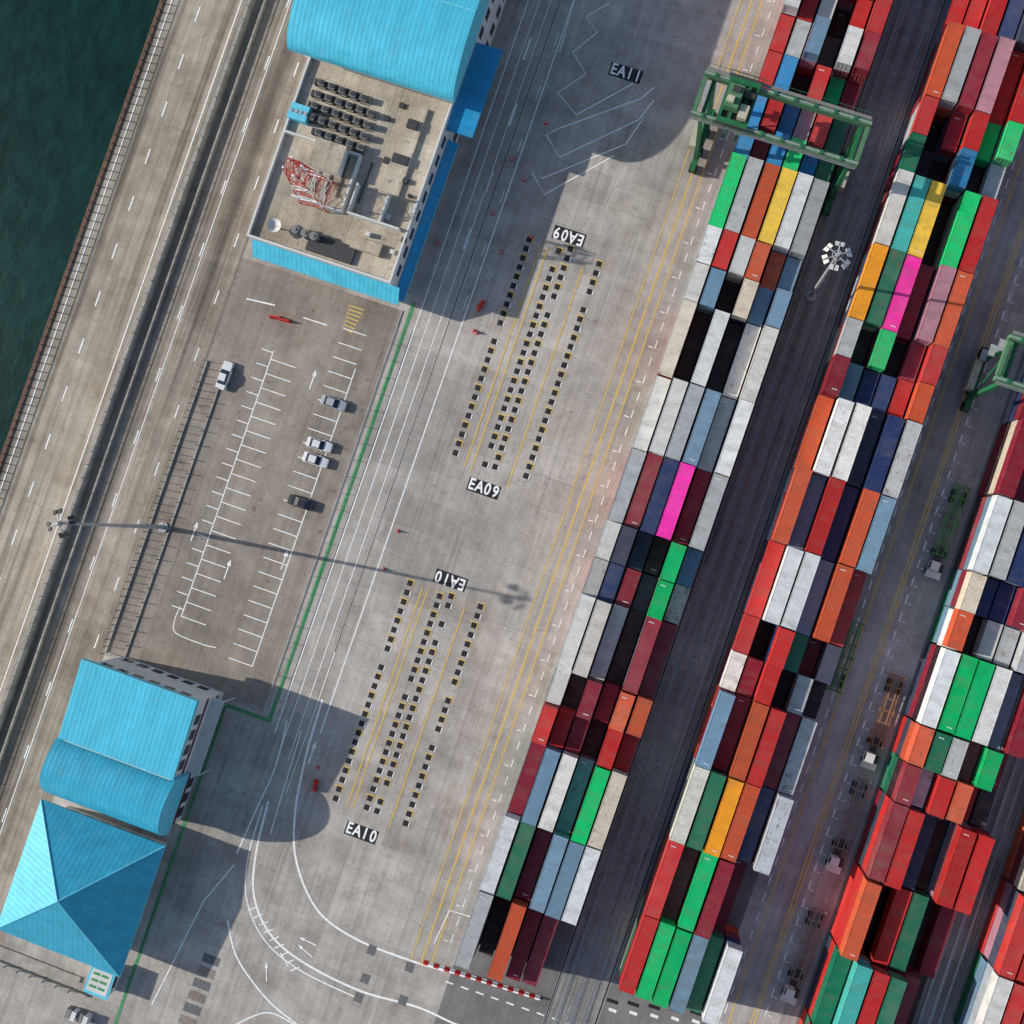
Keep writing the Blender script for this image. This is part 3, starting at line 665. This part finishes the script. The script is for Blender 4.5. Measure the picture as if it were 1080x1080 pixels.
# ---------------------------------------------------------------- vehicles
def car(px,py,rot,paint,z0=0.02,L=4.5):
    x,y=P(px,py,0.7); b=MB(); hw=.88
    secs=[(-L/2,.70,.35,.72),(-L/2+.12,.82,.25,.86),(-1.5,.88,.22,.95),(-.9,.88,.22,.98),(.6,.88,.22,1.0),(1.5,.88,.22,1.0),(L/2-.12,.84,.25,.95),(L/2,.74,.4,.8)]
    vs=[]
    for yy,w_,za,zc in secs: vs+=[(-w_,yy,za),(-w_,yy,zc-.12),(-w_+.1,yy,zc),(w_-.1,yy,zc),(w_,yy,zc-.12),(w_,yy,za)]
    fs=[]
    for i in range(len(secs)-1):
        for k in range(6): a=i*6+k;c=i*6+(k+1)%6; fs.append((a,c,c+6,a+6))
    fs+=[tuple(range(6)),tuple(range(len(vs)-6,len(vs)))[::-1]]
    b.add(vs,[f[::-1] for f in fs],0)
    lo=[(-.78,-.95),(.78,-.95),(.78,1.65),(-.78,1.65)]; hi=[(-.6,-.25),(.6,-.25),(.6,1.05),(-.6,1.05)]
    b.add([(p[0],p[1],.97) for p in lo]+[(p[0],p[1],1.42) for p in hi],[(0,1,5,4),(1,2,6,5),(2,3,7,6),(3,0,4,7)],1)
    b.add([(p[0]*1.03,p[1],1.41) for p in hi]+[(p[0]*.92,p[1]*.94+.02,1.47) for p in hi],[(0,1,5,4),(1,2,6,5),(2,3,7,6),(3,0,4,7),(4,5,6,7)],0)
    for sx in(-1,1):
        for yy in(-1.4,1.35): b.cyl((sx*.7,yy,.32),(sx*.9,yy,.32),.32,2,14); b.cyl((sx*.9,yy,.32),(sx*.91,yy,.32),.18,3,10)
        b.box(sx*.88,sx*1.02,-.75,-.58,.92,1.06,0); b.box(sx*.5-.17,sx*.5+.17,-L/2-.01,-L/2+.1,.6,.72,3); b.box(sx*.55-.15,sx*.55+.15,L/2-.08,L/2+.01,.62,.74,4)
    b.obj("parked_car",[paint,m_glass,m_tyre,m_steel,m_red],None,(x,y,z0),math.radians(rot))
car(237,396,180,m_cw,0.02,5.0); car(352,425,90,m_cs); car(337,469,92,m_cw); car(333,485,90,m_cw); car(317,530,-90,m_ck)
def trailer(x,y,col,cab=True,up=False):
    e=empty("container_trailer_truck",(x,y,0.02)); 
    if up: e.rotation_euler[2]=math.pi
    b=MB()
    for sx in(-1,1): b.box(sx*.55-.09,sx*.55+.09,-6,6,1.0,1.35,0)
    for yy in(-5.9,-4,-2,0,2,4,5.9): b.box(-1.2,1.2,yy-.1,yy+.1,1.1,1.3,0)
    for yy in(-5.9,-.2,.2,5.9):
        for sx in(-1,1): b.box(sx*1.15-.15,sx*1.15+.15,yy-.15,yy+.15,1.3,1.55,0)
    for sx in(-1,1):
        b.cyl((sx*.55,0,.6),(sx*.55,0,1.0),.08,0)
        b.box(sx*1.05-.06,sx*1.05+.06,-5.8,5.8,1.12,1.28,0)
        for yy in(3.4,4.7):
            b.cyl((sx*.7,yy,.5),(sx*1.2,yy,.5),.5,1,14)
    b.obj("chassis",[col,m_tyre],e)
    if cab:
        b=MB(); b.box(-.5,.5,-9.4,-4.6,.7,1.0,0); b.box(-1.2,1.2,-9.9,-8.7,.6,1.5,1); b.box(-1.15,.2,-8.7,-7.2,.9,2.9,1); b.box(-1.05,.1,-8.76,-8.7,1.8,2.7,2); b.box(-1.21,-1.15,-8.4,-7.5,1.8,2.7,2); b.box(.45,1.15,-8.7,-7.4,.8,1.7,0)
        for sx in(-1,1):
            for yy in(-8.9,-5.6): b.cyl((sx*.75,yy,.5),(sx*1.22,yy,.5),.5,3,14)
        b.obj("tractor_cab",[m_dsteel,m_wall,m_glass,m_tyre],e)
m_tgreen=plain("trailer_green",(0.06,0.26,0.06),0.6,rust=.5); m_tor=plain("trailer_brown",(0.26,0.13,0.06),0.7,rust=.6)
xt=XB3-2.9
def trY(px,py,*a):
    x,y=P(px,py,1.2); trailer(min(x,xt),y,*a)
trY(1020,555,m_tgreen); trY(950,755,m_tor); trY(908,862,m_grey); trY(862,1000,m_grey)
trailer(XB2+6*PIT+2.0,Y(886,690),m_tgreen,False,True)
# traffic cones / plastic road barriers
def cone(px,py):
    x,y=P(px,py); b=MB(); b.box(-.3,.3,-.3,.3,0,.05,0); b.cyl((0,0,.05),(0,0,.9),.25,0,12,.05); b.cyl((0,0,.42),(0,0,.6),.171,1,12,.13); b.obj("traffic_cone",[m_red,m_whites],None,(x,y,0.03))
for q in[(553,190),(528,266),(505,323),(500,349),(503,351),(520,225),(576,130),(560,250),(335,810),(332,826),(462,256),(540,168),(420,560),(405,600)]: cone(*q)
def plastic(px,py,rot,m):
    x,y=P(px,py); b=MB(); b.add([(-1,-.3,0),(1,-.3,0),(1,.3,0),(-1,.3,0),(-.95,-.1,1),(.95,-.1,1),(.95,.1,1),(-.95,.1,1)],[(0,1,5,4),(1,2,6,5),(2,3,7,6),(3,0,4,7),(4,5,6,7)],0)
    b.box(-.9,.9,-.32,.32,0,.18,0); b.obj("plastic_road_barrier",[m],None,(x,y,0.02),math.radians(rot))
plastic(291,335,12,m_red); plastic(301,338,5,m_red); plastic(507,323,80,m_red); plastic(333,828,100,m_red)
b=MB(); a=Vector(P(447,1014)); c_=Vector(P(570,1052)); n=22; d=(c_-a)/n; ang=math.atan2(d.y,d.x); L=d.length
for i in range(n): b.box(i*L,(i+1)*L-.03,-.3,.3,0,.25,i%2); b.box(i*L+.02,(i+1)*L-.05,-.14,.14,.25,.85,i%2)
b.obj("red_white_road_barrier",[m_red,m_whites],None,(a.x,a.y,0.03),ang)
# ---------------------------------------------------------------- rubber tyred gantry crane
def rtg(xl,xr,yc,wb,ht,trol):
    e=empty("rubber_tyred_gantry_crane",(0,0,0)); b=MB(); y0=yc-wb/2;y1=yc+wb/2
    for x in(xl,xr):
        b.box(x-.45,x+.45,y0-2.2,y1+2.2,1.1,2.1,0)
        for y in(y0,y1):
            b.box(x-.3,x+.3,y-.35,y+.35,2.1,ht-1.4,0)
            for dy in(-1.5,1.5):
                for dx in (-.42,.42): b.cyl((x+dx-.2,y+dy,.8),(x+dx+.2,y+dy,.8),.8,2,16)
        b.box(x-.28,x+.28,y0-.2,y1+.2,ht-2.2,ht-1.4,0)
        b.cyl((x,y0,3),(x,y1,ht-3),.14,0,6)
    for y in(y0,y1):
        b.box(xl-1.6,xr+1.2,y-.36,y+.36,ht-1.4,ht,1)
        b.box(xl-1.6,xr+1.2,y-.09,y+.09,ht,ht+.12,3)
        s=-1 if y==y0 else 1
        b.box(xl-1.4,xr+1,y+s*.5,y+s*1.0,ht-.12,ht-.05,4)
        for x in frange(xl-1.4,xr+1,1.8): b.box(x,x+.05,y+s*1.0,y+s*1.05,ht-.05,ht+1.0,0)
        b.box(xl-1.4,xr+1,y+s*1.0,y+s*1.05,ht+.95,ht+1.0,0)
        for x in frange(xl,xr,3.1): b.box(x,x+.5,y-.3,y+.3,ht,ht+.25,0)
    b.box(xl-1.6,xl-1.0,y0+.5,y1-.5,ht-1.2,ht-.3,1); b.box(xr+.6,xr+1.2,y0+.5,y1-.5,ht-1.2,ht-.3,1)
    b.obj("gantry_frame",[m_cgreen,m_cgreen2,m_tyre,m_steel,m_grey],e)
    b=MB(); b.box(trol-2.4,trol+2.4,y0-.4,y0+.4,ht+.25,ht+.7,1); b.box(trol-2.4,trol+2.4,y1-.4,y1+.4,ht+.25,ht+.7,1)
    for dx in(-2.1,-.6,1.0,2.2): b.box(trol+dx-.18,trol+dx+.18,y0+.4,y1-.4,ht+.2,ht+.6,1)
    b.box(trol-2.4,trol+2.4,y0+.5,y1-.5,ht+.1,ht+.18,3)
    b.box(trol-1.9,trol+.3,yc-1.7,yc+1.9,ht+.6,ht+2.3,0); b.box(trol+.5,trol+1.9,yc-2.6,yc-.5,ht+.6,ht+1.7,2); b.cyl((trol+.5,yc+1.2,ht+1.2),(trol+2.2,yc+1.2,ht+1.2),.55,3,14)
    b.box(trol-1.7,trol-.6,yc-1.2,yc-.2,ht+2.3,ht+2.8,2); b.box(trol-1.3,trol-.1,yc+.6,yc+1.5,ht+2.3,ht+2.6,3)
    for s in(-1,1):
        b.box(trol-2.6,trol+2.6,yc+s*4.0,yc+s*4.05,ht+1.6,ht+1.66,3)
        for dx in(-2.6,-1.3,0,1.3,2.5): b.box(trol+dx,trol+dx+.06,yc+s*4.0,yc+s*4.06,ht+.6,ht+1.6,3)
        b.box(trol-2.6,trol+2.6,yc+s*3.5,yc+s*4.0,ht+.55,ht+.62,3)
    b.box(trol-1.3,trol+.3,y0+1,y0+2.4,ht-3.6,ht-1.4,2)
    b.obj("trolley",[m_cgreen2,m_cgreen,m_cream,m_dsteel],e)
    b=MB(); zs=ht-6.5; b.box(trol-.9,trol+.9,yc-1.5,yc+1.5,zs,zs+.5,0)
    for sx in(-1,1): b.box(trol+sx*1.0-.12,trol+sx*1.0+.12,yc-3,yc+3,zs-.3,zs,0)
    for sx in(-.7,.7):
        for sy in(-1.2,1.2): b.cyl((trol+sx,yc+sy,zs+.5),(trol+sx,yc+sy,ht+.3),.03,1,4)
    b.obj("spreader",[m_cgreen,m_dsteel],e)
    b=MB(); b.box(xl-1.7,xl-.5,yc-2.4,yc+2.4,2.1,4.3,0); b.box(xr+.5,xr+1.4,yc-1.4,yc+1.4,2.1,4.0,0)
    for z in range(3,int(ht)-2): b.box(xl-.75,xl-.35,y1-.25,y1+.25,z,z+.05,1)
    for k in range(3): zz=5+k*4.2; b.box(xl-1.4,xl-.4,y1-.9,y1+.9,zz,zz+.08,1)
    b.obj("power_unit",[m_cream,m_steel],e)
ht=19.0
L0=P(738,92,ht);R_=P(909,152,ht)
rtg(max(min(L0[0]+1.6,XB1-1.0),XB1-6),max(R_[0]-1.2,XB1+6*PIT+1.2),(P(740,97,ht)[1]+P(905,150,ht)[1])/2,6.4,ht,XB1-1.0)
rx=XB3-6.5
rtg(rx,XB3+6*PIT+1.6,P(1062,400,ht)[1]+3,6.4,ht,rx+6)
